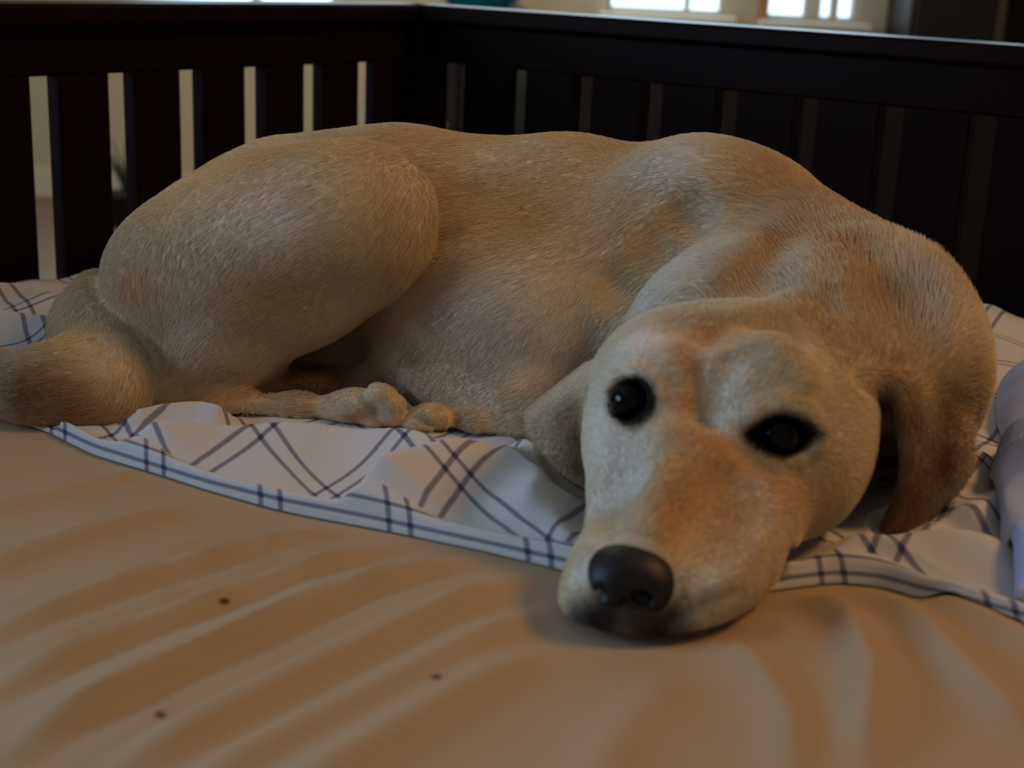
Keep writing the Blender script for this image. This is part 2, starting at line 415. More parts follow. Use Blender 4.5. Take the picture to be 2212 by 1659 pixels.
def surface_nets(A, lo, h):
    ins = A < 0
    c = np.zeros(np.array(A.shape) - 1, np.uint8)
    for i in (0, 1):
        for j in (0, 1):
            for k in (0, 1):
                c += ins[i:A.shape[0] - 1 + i, j:A.shape[1] - 1 + j, k:A.shape[2] - 1 + k]
    act = (c > 0) & (c < 8); ii = np.argwhere(act)
    vid = np.full(act.shape, -1, np.int32); vid[act] = np.arange(len(ii))
    acc = np.zeros((len(ii), 3)); cnt = np.zeros(len(ii))
    cs = [(i, j, k) for i in (0, 1) for j in (0, 1) for k in (0, 1)]
    for a in cs:
        for b in cs:
            if b > a and sum(x != y for x, y in zip(a, b)) == 1:
                va = A[ii[:, 0] + a[0], ii[:, 1] + a[1], ii[:, 2] + a[2]]; vb = A[ii[:, 0] + b[0], ii[:, 1] + b[1], ii[:, 2] + b[2]]
                mk = (va < 0) != (vb < 0); t = va[mk] / (va[mk] - vb[mk])
                acc[mk] += np.array(a) + t[:, None] * (np.array(b) - np.array(a)); cnt[mk] += 1
    Vv = (ii + acc / cnt[:, None]) * h + lo
    Fc = []
    for ax in range(3):
        o1, o2 = [(1, 2), (2, 0), (0, 1)][ax]
        s0 = [slice(None)] * 3; s1 = [slice(None)] * 3; s0[ax] = slice(0, -1); s1[ax] = slice(1, None)
        i0 = ins[tuple(s0)]; i1 = ins[tuple(s1)]
        e = np.argwhere(i0 != i1); e = e[(e[:, o1] > 0) & (e[:, o2] > 0) & (e[:, o1] < vid.shape[o1]) & (e[:, o2] < vid.shape[o2])]
        flip = i0[e[:, 0], e[:, 1], e[:, 2]]
        q = []
        for (p, r) in ((0, 0), (1, 0), (1, 1), (0, 1)):
            t = e.copy(); t[:, o1] -= 1 - p; t[:, o2] -= 1 - r
            q.append(vid[t[:, 0], t[:, 1], t[:, 2]])
        q = np.stack(q, 1); q[~flip] = q[~flip][:, ::-1]
        Fc.append(q)
    return Vv, np.vstack(Fc)
def vnormals(V, Fq):
    n = np.zeros_like(V); fn = np.cross(V[Fq[:, 2]] - V[Fq[:, 0]], V[Fq[:, 3]] - V[Fq[:, 1]])
    for i in range(4): np.add.at(n, Fq[:, i], fn)
    return n / (np.linalg.norm(n, axis=1, keepdims=True) + 1e-12), np.linalg.norm(fn, axis=1) * .5
def relax(V, Fq, it=2, lam=.5):
    E_ = np.vstack([Fq[:, [0, 1]], Fq[:, [1, 2]], Fq[:, [2, 3]], Fq[:, [3, 0]]])
    deg = np.bincount(E_.ravel(), minlength=len(V)).astype(float)[:, None]
    for k in range(it * 2):
        s = np.zeros_like(V)
        for ax in range(3):
            s[:, ax] = np.bincount(E_[:, 0], V[E_[:, 1], ax], len(V)) + np.bincount(E_[:, 1], V[E_[:, 0], ax], len(V))
        l = lam if k % 2 == 0 else -lam * 1.04
        V = V + l * (s / deg - V)
    return V

# ------------------------------------------------------------------ the dog
#DOG_BEGIN
FD = Field((-.60, .60, -.012), (.52, 1.42, .262), .0022)
T, L, H_ = 'torso', 'leg', 'head'
# trunk from the rump (left) to the chest (right), then neck curling towards the camera
FD.chain(T, [(500, 600, 1.22, 205), (640, 560, 1.23, 238), (860, 550, 1.23, 252), (1150, 575, 1.22, 248), (1420, 590, 1.20, 245), (1550, 595, 1.16, 245)], .04, .04)
FD.E(T, 1530, 440, 1.16, 150, 112, .085, -18, .04)            # withers
FD.E(T, 1240, 445, 1.22, 100, 118, .06, 0, .04)
FD.chain(T, [(1600, 620, 1.13, 240), (1750, 715, 1.07, 222), (1830, 775, 1.02, 225), (1835, 810, .97, 212)], .05, .04)
FD.E(T, 1870, 765, 1.02, 222, 178, .12, -42, .04)            # ruff
FD.E(T, 1730, 575, 1.12, 150, 110, .09, -32, .03)
FD.chain(T, [(1850, 820, .97, 195), (1700, 830, .93, 205)], .05, .04)
FD.E(T, 1560, 720, 1.02, 225, 190, .10, 20, .04)             # throat side
# shoulder and foreleg on the near side
FD.chain('arm', [(1480, 450, 1.12, 110), (1330, 600, 1.115, 135), (1180, 730, 1.10, 130), (1090, 820, 1.09, 100)], .06, .05)
FD.E('arm', 1060, 700, 1.12, 215, 205, .085, -10, .05)
FD.E('arm', 960, 790, 1.12, 130, 110, .06, -20, .04)
FD.chain('arm', [(1080, 850, 1.08, 90), (1130, 930, 1.04, 80), (1250, 990, 1.01, 60)], .04, .03)
FD.chain('arm', [(1200, 960, 1.02, 50), (1060, 935, 1.03, 42), (960, 925, 1.03, 40)], .02, .02)
for tx, ty, tr in ((925, 905, 34), (900, 925, 33), (935, 935, 32), (1030, 925, 34)):
    FD.E('arm', tx, ty, 1.02, tr + 8, tr, .018, 10, .008)
# hind leg: thigh, shin, hock, foot
FD.E(L, 595, 530, 1.145, 335, 192, .12, 20, .03)
FD.E(L, 770, 480, 1.085, 172, 150, .060, 28, .03)
FD.E(L, 640, 520, 1.08, 260, 150, .065, 22, .03)
FD.E(L, 415, 645, 1.14, 150, 165, .10, 35, .05)
FD.chain(L, [(790, 540, 1.10, 110), (660, 640, 1.08, 84), (500, 745, 1.065, 78), (360, 840, 1.05, 62)], .03, .03)
FD.chain(L, [(340, 862, 1.05, 52), (460, 882, 1.04, 42), (640, 890, 1.035, 32), (740, 890, 1.03, 32)], .015, .015)
FD.E(L, 785, 880, 1.03, 58, 38, .024, 0, .02)
for tx, ty, tr in ((822, 850, 22), (846, 872, 23), (842, 900, 24), (808, 914, 22)):
    FD.E(L, tx, ty, 1.018, tr + 9, tr, .013, -15, .005)
FD.E(T, 690, 800, 1.18, 150, 75, .05, 0, .02); FD.E(T, 670, 835, 1.12, 150, 42, .05, 0, .01)                # far thigh and belly in the gap under the knee
# tail
FD.chain('tail', [(210, 640, 1.16, 55), (215, 710, 1.10, 82), (240, 785, 1.06, 90), (215, 850, 1.02, 80), (100, 852, 1.01, 74), (-60, 830, 1.04, 62), (-250, 800, 1.08, 48), (-390, 785, 1.11, 24)], .03, .035)
# head
FD.E(H_, 1600, 850, .885, 252, 200, .095, -12, .03)
FD.E(H_, 1698, 990, .85, 148, 172, .075, 0, .05); FD.E(H_, 1352, 995, .845, 56, 60, .035, 0, .03)             # cheek
FD.E(H_, 1400, 880, .855, 108, 130, .06, 0, .05)
FD.chain(H_, [(1530, 960, .835, 140), (1450, 1110, .775, 118), (1385, 1225, .725, 92)], .05, .03)
FD.E(H_, 1560, 1170, .765, 138, 115, .055, 25, .04)          # near flews
FD.E(H_, 1490, 1275, .725, 130, 82, .035, 30, .03)
FD.E(H_, 1272, 1265, .725, 52, 95, .035, -22, .03)           # far flews
FD.E(H_, 1370, 1330, .715, 115, 52, .035, 0, .02)            # chin
FD.E(H_, 1410, 790, .86, 90, 60, .03, 30, .03)               # brows
# ears
FD.sheet('ear', [[(1345, 770, .90), (1320, 850, .89), (1292, 1010, .882)],
                 [(1265, 800, .93), (1235, 880, .885), (1256, 1030, .874)],
                 [(1150, 890, .94), (1155, 940, .90), (1218, 1010, .884)]], .0038)
FD.sheet('ear', [[(1900, 815, .895), (1955, 815, .885), (2050, 850, .93)],
                 [(1956, 930, .880), (1965, 920, .858), (2090, 930, .90)],
                 [(1958, 1040, .866), (1968, 1030, .850), (2080, 1030, .88)],
                 [(1908, 1160, .850), (1925, 1150, .842), (1995, 1110, .865)]], .0040)
g = FD.g
kx = np.clip((FD.xs[0] - at(420, 500, 1.12)[0]) / (at(800, 500, 1.12)[0] - at(420, 500, 1.12)[0]), 0, 1)
kx = (.05 * (1 - kx) + .004 * kx).astype(np.float32)[:, None, None]
A = smin(g[T], g['arm'], .04)
A = smin(A, g[L], kx)
A = smin(A, g['tail'], .006)
A = smin(A, g[H_], .022)
A = smin(A, g['ear'], .008)
g['all'] = A
def cast(px, py, start=.5):
    """where the line of sight first meets the modelled surface"""
    d = ray(px, py); t = np.arange(start, 1.6, .0012); P = CAM + d * t[:, None]
    q = (P - FD.lo) / FD.h; ok = ((q >= 0) & (q < np.array(A.shape) - 1.001)).all(1); q = np.clip(q, 0, np.array(A.shape) - 1.001)
    i = q.astype(int); f_ = q - i; v = 0
    for a in (0, 1):
        for b in (0, 1):
            for c in (0, 1):
                v = v + A[i[:, 0] + a, i[:, 1] + b, i[:, 2] + c] * (f_[:, 0] if a else 1 - f_[:, 0]) * (f_[:, 1] if b else 1 - f_[:, 1]) * (f_[:, 2] if c else 1 - f_[:, 2])
    hit = np.argmax(ok & (v < 0)); return P[hit] if (ok & (v < 0)).any() else at(px, py, 1.1)
def stroke(pts, r, dep, k, groove=True):
    """a groove (or a ridge) of radius r px along the surface; dep = how deep it bites (share of r)"""
    C_ = [cast(*p) for p in pts]; pp = []
    for c, p in zip(C_, pts):
        mm = np.linalg.norm(c - CAM) / F; rr = r * mm; dirn = (c - CAM) / np.linalg.norm(c - CAM)
        pp.append((c - dirn * rr * (1 - dep) if groove else c + dirn * rr * (1 - dep), rr))
    for i in range(len(pp) - 1):
        ra = pp[i][1] * (.35 if groove and i == 0 and len(pp) > 2 else 1); rb = pp[i + 1][1] * (.35 if groove and i == len(pp) - 2 and len(pp) > 2 else 1)
        FD.cone('all', pp[i][0], pp[i + 1][0], ra, rb, k, sub=groove)
# brow furrow, brow bumps, cheek line, muzzle top
stroke([(1585, 720), (1550, 800), (1528, 880), (1515, 960)], 42, .24, .010)
stroke([(1600, 850), (1650, 862), (1710, 880)], 50, .25, .02, False)
stroke([(1390, 800), (1430, 795)], 42, .25, .02, False)
stroke([(1470, 1010), (1440, 1080), (1400, 1150)], 60, .12, .02, False)
stroke([(1640, 1010), (1590, 1060), (1540, 1130), (1500, 1200)], 60, .12, .02)
stroke([(1340, 950), (1330, 1020), (1310, 1100)], 50, .15, .02)
stroke([(1740, 1190), (1700, 1215), (1680, 1250)], 26, .5, .006)
stroke([(1600, 1280), (1530, 1310), (1460, 1335), (1400, 1345)], 16, .35, .005)
# skin folds of the neck, shoulder edge, thigh edge
stroke([(1560, 395), (1490, 445), (1410, 520), (1330, 610), (1285, 690)], 60, .13, .012)
stroke([(1690, 500), (1640, 570), (1560, 620), (1470, 650)], 55, .16, .02)
stroke([(1480, 690), (1580, 700), (1700, 690), (1800, 640)], 45, .18, .02)
stroke([(1780, 700), (1840, 770), (1880, 820)], 45, .22, .02)
stroke([(1880, 520), (1960, 620), (2010, 740)], 60, .12, .03)
stroke([(860, 880), (900, 900), (960, 930)], 10, .3, .003)
EYES = []
stroke([(1900, 850), (1915, 950), (1918, 1050), (1895, 1125)], 30, .6, .006)
stroke([(1322, 842), (1345, 815), (1380, 808), (1408, 830), (1418, 868)], 20, .45, .006, False)
stroke([(1318, 885), (1335, 918), (1370, 932), (1402, 908)], 13, .5, .005, False)
stroke([(1592, 930), (1630, 895), (1682, 876), (1732, 895), (1765, 938)], 22, .45, .006, False)
stroke([(1605, 968), (1655, 996), (1715, 992), (1760, 962)], 13, .5, .005, False)
stroke([(1570, 800), (1610, 772), (1670, 780), (1720, 820)], 40, .30, .015, False)
stroke([(1640, 745), (1575, 780), (1545, 850)], 20, .3, .008)
for (ex, ey, er, ins) in ((1362, 868, 46, .66), (1684, 938, 50, .70)):
    c = cast(ex, ey); mm = np.linalg.norm(c - CAM) / F; d = (c - CAM) / np.linalg.norm(c - CAM)
    EYES.append((c + d * er * mm * ins, er * mm))
for (c, r_), (px, py, a_, b_, ro) in zip(EYES, ((1364, 870, 45, 50, 0), (1682, 942, 62, 40, -4))):
    mm = mpp(px, py, c[1]); t = math.radians(ro)
    e1 = cr * math.cos(t) + cu * math.sin(t); e2 = -cr * math.sin(t) + cu * math.cos(t)
    FD.ell('all', c - fwd * r_ * .2, (e1, e2, fwd), (a_ * mm, b_ * mm, r_ * 1.1), .008, True)
A = np.maximum(g['all'], (.006 - FD.xs[2]).astype(np.float32)[None, None, :])
_in = A < 0
_env = np.where(_in.any(2), FD.xs[2][np.argmax(_in, 2)] - .5 * FD.h, .5)
_e2 = _env.copy()
for _s in ((1, 0), (-1, 0), (0, 1), (0, -1)) * 3: _e2 = np.minimum(_e2, np.roll(_e2, _s, (0, 1)))
def dog_under(P):                        # height of the dog's underside above a point of the bed
    i = np.clip(np.round((P[:, 0] - FD.lo[0]) / FD.h).astype(int), 0, _e2.shape[0] - 1); j = np.clip(np.round((P[:, 1] - FD.lo[1]) / FD.h).astype(int), 0, _e2.shape[1] - 1)
    return np.maximum(_e2[i, j], .0045)
DV, DF = surface_nets(A, FD.lo, FD.h)
DV = relax(DV, DF, 3)
DN, _ = vnormals(DV, DF)
print('dog', len(DV), DV.min(0), DV.max(0))

# coat colour: cream, with rust and pale patches, plus dark patches that paint shade in gaps (px, py, radius px, colour, strength, stretch, turn)
CREAM, RUST, PALE, DARK = np.array((.74, .585, .37)), np.array((.58, .26, .07)), np.array((.86, .80, .72)), np.array((.022, .017, .014))
EAR = np.array((.20, .085, .035))
COAT_AND_SHADE = [
    (1300, 900, 130, PALE, .7), (1350, 1010, 80, PALE, .9), (1310, 1080, 60, PALE, .7), (1400, 740, 80, PALE, .8), (1260, 1230, 50, PALE, .8),
    (1470, 760, 35, RUST, .4), (1540, 730, 45, RUST, .55), (1500, 800, 35, RUST, .5), (1475, 870, 35, RUST, .45), (1465, 940, 40, RUST, .5), (1445, 1010, 45, RUST, .5), (1420, 1080, 40, RUST, .35), (1850, 860, 60, RUST, .25),
    (1540, 960, 50, RUST, .45), (1590, 1000, 55, RUST, .4), (1520, 1040, 75, RUST, .5), (1475, 1090, 60, RUST, .5), (1450, 1150, 50, RUST, .5), (1560, 1110, 60, RUST, .35), (1610, 1190, 60, RUST, .35),
    (1585, 800, 40, PALE, .5), (1595, 860, 50, PALE, .6), (1560, 920, 35, PALE, .4), (1620, 1060, 40, PALE, .5), (1500, 1290, 55, PALE, .5),
    (1700, 1080, 80, RUST, .3), (1780, 1090, 80, RUST, .35), (1800, 900, 80, CREAM, .5),
    (1960, 900, 70, EAR, .9), (1965, 1000, 40, (.32, .15, .06), .5), (2040, 1000, 90, EAR * .55, .97), (2050, 900, 60, EAR * .6, .9), (1910, 870, 40, (.045, .02, .01), .95), (1915, 990, 45, (.03, .015, .01), .97), (1900, 1110, 45, (.03, .015, .01), .95), (1960, 1080, 90, EAR, .95), (1920, 1150, 60, EAR, .9), (1905, 950, 50, (.045, .02, .01), .9), (1900, 1060, 55, (.045, .02, .01), .9),  # brown ear; the near-black ones paint the shade between cheek and ear
    (1268, 850, 28, (.18, .11, .06), .7), (1232, 900, 55, (.30, .20, .12), .85), (1225, 970, 60, (.26, .17, .10), .85), (1255, 950, 34, (.09, .05, .03), .8), (1250, 1010, 34, (.09, .05, .03), .8), (1170, 930, 70, (.42, .31, .20), .8), (1215, 900, 30, (.26, .17, .10), .6),  # tan ear; the darkest ones paint the shaded gap beside the head
    (1760, 440, 110, RUST, .45), (1700, 520, 90, RUST, .45), (1790, 520, 90, RUST, .4), (1900, 640, 120, RUST, .25), (1620, 640, 80, RUST, .25), (1830, 740, 80, RUST, .3),
    (2090, 870, 90, (.30, .17, .07), .6), (1950, 820, 60, (.35, .2, .09), .6), (2050, 650, 90, PALE, .4),
    (60, 850, 80, (.27, .11, .035), .9), (-80, 840, 130, (.27, .11, .035), .9), (160, 880, 60, (.30, .13, .04), .7), (-250, 800, 150, (.27, .11, .035), .8), (230, 900, 45, (.33, .16, .06), .5), (690, 800, 110, (.20, .11, .06), .9), (640, 845, 60, (.20, .11, .06), .8),  # rust tail; the last ones paint the shadow under belly and knee
    (600, 640, 90, RUST, .45), (480, 700, 60, RUST, .35), (860, 580, 90, RUST, .45), (700, 560, 60, RUST, .3), (290, 610, 55, RUST, .45), (250, 700, 30, RUST, .3),
    (450, 850, 90, RUST, .3), (650, 890, 90, RUST, .35), (760, 905, 30, (.35, .15, .07), .6), (820, 890, 25, (.45, .25, .15), .5),
    (960, 420, 50, RUST, .35), (985, 500, 45, (.34, .18, .08), .5), (975, 590, 50, (.34, .18, .08), .55), (940, 680, 50, (.34, .18, .08), .55), (890, 760, 50, (.34, .18, .08), .55), (850, 300, 80, RUST, .25), (1350, 450, 90, RUST, .12), (1480, 450, 60, RUST, .12),  # brown run beside the thigh is its shadow, painted into the colour
    (1080, 620, 130, PALE, .5), (1180, 760, 130, PALE, .5), (1400, 640, 100, PALE, .6), (1480, 560, 80, PALE, .5), (1450, 350, 90, PALE, .4), (1100, 330, 80, PALE, .35),
    (600, 440, 140, PALE, .4), (420, 680, 80, PALE, .4), (620, 480, 70, PALE, .4), (250, 770, 60, PALE, .4), (600, 310, 70, PALE, .2),
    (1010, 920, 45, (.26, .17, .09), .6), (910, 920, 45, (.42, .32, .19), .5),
    (1360, 1270, 62, DARK, 1), (1320, 1260, 40, DARK, 1), (1410, 1270, 40, DARK, 1), (1340, 1372, 80, DARK, .97), (1300, 1340, 45, DARK, .95), (1420, 1350, 50, DARK, .9), (1250, 1330, 35, (.10, .10, .11), .8), (1280, 1350, 55, DARK, .85), (1420, 1372, 50, DARK, .9), (1240, 1340, 35, (.12, .12, .13), .7), (1370, 1340, 50, DARK, .9), (1450, 1330, 35, DARK, .6), (1480, 1365, 35, DARK, .6), (1310, 1335, 40, DARK, .9),
    (1480, 1290, 9, DARK, .5), (1515, 1300, 9, DARK, .5), (1495, 1320, 9, DARK, .5), (1535, 1322, 8, DARK, .4), (1520, 1275, 8, DARK, .4), (1690, 1240, 16, DARK, .6),
]
CP = [(cast(px, py), r, np.array(c), s) for (px, py, r, c, s) in COAT_AND_SHADE]
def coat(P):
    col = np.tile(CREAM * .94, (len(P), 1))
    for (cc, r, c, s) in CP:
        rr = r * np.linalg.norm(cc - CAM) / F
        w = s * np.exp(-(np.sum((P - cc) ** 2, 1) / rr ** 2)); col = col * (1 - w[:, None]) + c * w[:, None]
    for (c, r_), (px, py, a_, b_, ro, pw) in zip(EYES, ((1364, 868, 49, 58, -18, 1.7), (1677, 941, 88, 52, 3, 1.5))):   # dark lids, almond shaped
        e = at(px, py, c[1]); mm = mpp(px, py, c[1]); t = math.radians(ro); D = P - e
        u = np.abs(D @ (cr * math.cos(t) + cu * math.sin(t))) / (a_ * mm); v = np.abs(D @ (-cr * math.sin(t) + cu * math.cos(t))) / (b_ * mm)
        d = (u ** pw + v ** pw) ** (1 / pw); d = d + 2.0 * np.clip(np.linalg.norm(D, axis=1) / .035 - 1, 0, None)
        w = .75 * np.clip((1.42 - d) / .55, 0, 1)[:, None]; w = w * w; col = col * (1 - w) + np.array([.13, .075, .045]) * w
        w = np.clip((1.12 - d) / .26, 0, 1)[:, None]; w = w * w * (3 - 2 * w); col = col * (1 - w) + DARK * .8 * w
    return col
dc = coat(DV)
M_coat, nt, p = mat_base('cream_coat', (.6, .45, .25), .9, .08)
an = N(nt, 'ShaderNodeAttribute', attribute_name='coat'); nt.links.new(an.outputs['Color'], p.inputs['Base Color'])
dog = empty('dog', tuple(ground(1100, 870)))
tag(dog, 'cream yellow labrador lying curled on the plaid blanket, chin on the peach sheet', 'dog')
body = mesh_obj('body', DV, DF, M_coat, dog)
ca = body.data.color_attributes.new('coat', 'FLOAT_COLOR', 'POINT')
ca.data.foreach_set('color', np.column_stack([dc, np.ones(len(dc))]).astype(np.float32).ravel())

# eyes
M_eye, nt, p = mat_base('dark_wet_eye', (.002, .0015, .0015), .05, .2)
for (c, r_) in EYES:
    v, f = uv_sphere(); o = mesh_obj('eye', v * r_ + c, f, M_eye, dog)
# nose
M_nose = noise_color('black_nose_leather', (.006, .006, .007), (.014, .013, .014), 300, rough=.42, spec=.35, bump=.5, bscale=900, bdist=.0006)
yn = cast(1360, 1250)[1] + .012
c0 = at(1360, 1255, yn)
NF = Field(c0 - .05, c0 + .05, .0012)
NF.E('n', 1360, 1232, yn + .004, 92, 66, .026, -8, .004)
NF.E('n', 1362, 1268, yn + .002, 80, 66, .020, 0, .010)
NF.E('n', 1316, 1266, yn - .003, 52, 58, .020, 0, .012)
NF.E('n', 1404, 1276, yn - .004, 56, 60, .020, 0, .012)
NF.E('n', 1364, 1322, yn - .001, 50, 48, .016, 0, .012)
nn = cast(1360, 1250)[1]
for (sx, sy, ax_, ay_, ro) in ((1297, 1282, 15, 20, 20), (1388, 1292, 24, 14, -15), (1347, 1322, 4, 34, 0)):
    NF.E('n', sx, sy, yn - .024, ax_, ay_, .007, ro, .003, sub=True)
v, f = surface_nets(np.maximum(NF.g['n'], (.0065 - NF.xs[2])[None, None, :]), NF.lo, NF.h); v = relax(v, f, 3)
o = mesh_obj('nose', v, f, M_nose, dog); o['label'] = 'black leathery nose with two nostrils'

# ------------------------------------------------------------------ fur
FLOW = [  # px, py, and which way the hair lies there in the view
    (1500, 330, -1, .1), (1250, 330, -1, .1), (1000, 320, -1, .1), (750, 300, -1, .2), (500, 380, -.8, .6), (330, 520, -.3, 1), (270, 600, 0, 1),
    (1350, 480, -.8, .6), (1100, 480, -1, .35), (1050, 650, -.8, .6), (950, 780, -.7, .7), (1250, 650, -.6, .8), (1150, 800, -.6, .8), (1080, 880, -.9, .3),
    (850, 420, -.5, .9), (880, 550, -.6, .8), (700, 500, -.8, .5), (600, 560, -.8, .6), (450, 560, -.6, .8), (650, 700, -.9, .5), (450, 750, -.7, .7), (500, 840, -.9, .4),
    (600, 890, 1, 0), (740, 888, 1, 0), (250, 720, .1, 1), (270, 830, -.4, .9), (150, 850, -1, 0), (0, 840, -1, -.1), (-200, 810, -1, -.1),
    (1650, 420, -.9, -.3), (1800, 480, -.7, -.7), (1700, 560, -.9, -.35), (1550, 560, -.9, .1), (1450, 640, -.8, .5), (1950, 600, -.1, -1), (1900, 700, -.3, -1), (2060, 620, .5, -.9),
    (2100, 720, .5, -.8), (2030, 800, .5, -.7), (1750, 680, -.3, -.9), (1600, 640, -.5, -.8), (1400, 700, -.7, -.4), (2120, 830, .6, -.2),
    (1620, 760, .15, -1), (1480, 760, -.2, -1), (1380, 780, -.5, -.8), (1700, 850, .6, -.8), (1820, 900, 1, -.3), (1800, 1040, 1, .1), (1700, 1100, .9, .3),
    (1500, 950, .2, -1), (1470, 1080, .3, -1), (1350, 1050, -.1, -1), (1400, 1150, .2, -1), (1560, 1150, .8, -.3), (1500, 1290, .9, .2), (1600, 1230, .9, .2), (1260, 1250, -.5, .9), (1310, 950, -.4, -.8),
    (1970, 900, .1, 1), (2000, 1020, 0, 1), (1930, 1120, -.3, 1), (1200, 920, -.5, .8),
]
FP, FDr = [], []
for (px, py, dx, dy) in FLOW:
    a = cast(px, py); b = cast(px + dx * 22, py + dy * 22); v = b - a
    if np.linalg.norm(v) > .05: v = (cr * dx - cu * dy)
    FP.append(a); FDr.append(v / np.linalg.norm(v))
FP, FDr = np.array(FP), np.array(FDr)
NH = 380000
fn_area = .5 * np.linalg.norm(np.cross(DV[DF[:, 2]] - DV[DF[:, 0]], DV[DF[:, 3]] - DV[DF[:, 1]]), axis=1)
fc = DV[DF].mean(1); fnm = np.cross(DV[DF[:, 2]] - DV[DF[:, 0]], DV[DF[:, 3]] - DV[DF[:, 1]]); fnm /= np.linalg.norm(fnm, axis=1, keepdims=True) + 1e-12
wgt = fn_area * (fc[:, 2] > .006)
toface = ((CAM - fc) * fnm).sum(1) / np.linalg.norm(CAM - fc, axis=1)
wgt *= np.where(toface > -.45, 1.0, .45)                  # the far side needs less
headc = at(1500, 1000, .80); wgt *= np.where(np.linalg.norm(fc - headc, axis=1) < .12, 1.7, 1)
for (c, r_) in EYES: wgt *= (np.linalg.norm(fc - c, axis=1) > r_ * 1.12)
nc0 = at(1360, 1258, nn); wgt *= (np.linalg.norm(fc - nc0, axis=1) > .024)
fi = RS.choice(len(DF), NH, p=wgt / wgt.sum())
a_, b_ = RS.rand(NH, 1), RS.rand(NH, 1)
Q = DV[DF[fi]]; R0 = (Q[:, 0] * (1 - a_) + Q[:, 1] * a_) * (1 - b_) + (Q[:, 3] * (1 - a_) + Q[:, 2] * a_) * b_
QN = DN[DF[fi]]; RN = (QN[:, 0] * (1 - a_) + QN[:, 1] * a_) * (1 - b_) + (QN[:, 3] * (1 - a_) + QN[:, 2] * a_) * b_
RN /= np.linalg.norm(RN, axis=1, keepdims=True)
D = np.zeros_like(R0); ws = 0
for a, d in zip(FP, FDr):
    w = 1 / (np.sum((R0 - a) ** 2, 1) + 2e-4) ** 1.6; D += w[:, None] * d
D /= np.linalg.norm(D, axis=1, keepdims=True) + 1e-12
D -= (D * RN).sum(1, keepdims=True) * RN; D /= np.linalg.norm(D, axis=1, keepdims=True) + 1e-9
# locks: nearby hairs lean together
def vnoise(P, sc, seed):
    r = np.random.RandomState(seed); out = np.zeros((len(P), 3))
    for _ in range(5):
        kk = r.randn(3) * sc; ph = r.rand(3) * 6.28
        out += np.sin((P @ kk)[:, None] + ph)
    return out / 5 ** .5
D2 = D + .07 * vnoise(R0, 70, 3) + .05 * vnoise(R0, 200, 4) + .08 * RS.randn(NH, 3)
D2 -= (D2 * RN).sum(1, keepdims=True) * RN; D2 /= np.linalg.norm(D2, axis=1, keepdims=True) + 1e-9
ln = np.full(NH, .0062)
neckc = at(1950, 650, 1.0); dn = np.linalg.norm(R0 - neckc, axis=1); ln += .010 * np.exp(-(dn / .09) ** 2)
dh = np.linalg.norm(R0 - headc, axis=1); ln -= .0030 * np.exp(-(dh / .105) ** 4)
for ec in (at(1220, 900, .90), at(2000, 980, .88)): ln -= .0030 * np.exp(-(np.linalg.norm(R0 - ec, axis=1) / .045) ** 4)
dm = np.linalg.norm(R0 - at(1420, 1230, .72), axis=1); ln = np.where(dm < .06, np.minimum(ln, .0026), ln)
dp = np.linalg.norm(R0 - at(800, 880, 1.02), axis=1); ln = np.where(dp < .05, np.minimum(ln, .003), ln)
dp = np.linalg.norm(R0 - at(950, 920, 1.02), axis=1); ln = np.where(dp < .05, np.minimum(ln, .004), ln)
ln *= .75 + .5 * RS.rand(NH)
tuft = np.exp(-(np.linalg.norm(R0 - cast(2010, 580), axis=1) / .035) ** 2) * (RS.rand(NH) > .4); ln += .005 * tuft
lift = .25 * tuft + .24 + .14 * RS.rand(NH) + .16 * np.exp(-(dn / .09) ** 2) 
ts = np.array([0, .35, .7, 1.0])
PT = R0[:, None, :] + D2[:, None, :] * (ln[:, None] * ts)[:, :, None] + RN[:, None, :] * ((ln * lift)[:, None] * (ts * (1.3 - .5 * ts)) - .0002)[:, :, None]
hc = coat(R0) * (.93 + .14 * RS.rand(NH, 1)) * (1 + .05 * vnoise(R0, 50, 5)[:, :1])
cu_d = bpy.data.hair_curves.new('fur'); cu_d.add_curves([4] * NH)
cu_d.attributes['position'].data.foreach_set('vector', PT.astype(np.float32).ravel())
ra_ = cu_d.attributes.get('radius') or cu_d.attributes.new('radius', 'FLOAT', 'POINT')
ra_.data.foreach_set('value', np.tile(np.array([.00016, .00015, .00011, .00003], np.float32), NH))
at_ = cu_d.attributes.new('hair_color', 'FLOAT_COLOR', 'CURVE')
at_.data.foreach_set('color', np.column_stack([np.clip(hc, 0, 1), np.ones(NH)]).astype(np.float32).ravel())
M_fur, nt, p = mat_base('short_cream_fur', (.6, .45, .25), .8, .12)
an = N(nt, 'ShaderNodeAttribute', attribute_name='hair_color'); nt.links.new(an.outputs['Color'], p.inputs['Base Color'])
cu_d.materials.append(M_fur)
fur = bpy.data.objects.new('fur', cu_d); COL.objects.link(fur); set_parent(fur, dog); fur['kind'] = 'stuff'
#DOG_END
# the sheet gives way under the chin
_e3 = _e2.copy()
for _s in ((1, 0), (-1, 0), (0, 1), (0, -1)) * 4: _e3 = np.minimum(_e3, np.roll(_e3, _s, (0, 1)))
def sheet_z(P):
    i = np.clip(np.round((P[:, 0] - FD.lo[0]) / FD.h).astype(int), 0, _e3.shape[0] - 1); j = np.clip(np.round((P[:, 1] - FD.lo[1]) / FD.h).astype(int), 0, _e3.shape[1] - 1)
    return np.minimum(sheet_h(P), np.maximum(_e3[i, j], .0045) - .0032)
_co = np.empty(len(sheet.data.vertices) * 3, np.float32); sheet.data.vertices.foreach_get('co', _co); _co = _co.reshape(-1, 3)
_co[:na * nb, 2] = np.minimum(_co[:na * nb, 2], sheet_z(_co[:na * nb, :2]))
sheet.data.vertices.foreach_set('co', _co.ravel()); sheet.data.update()


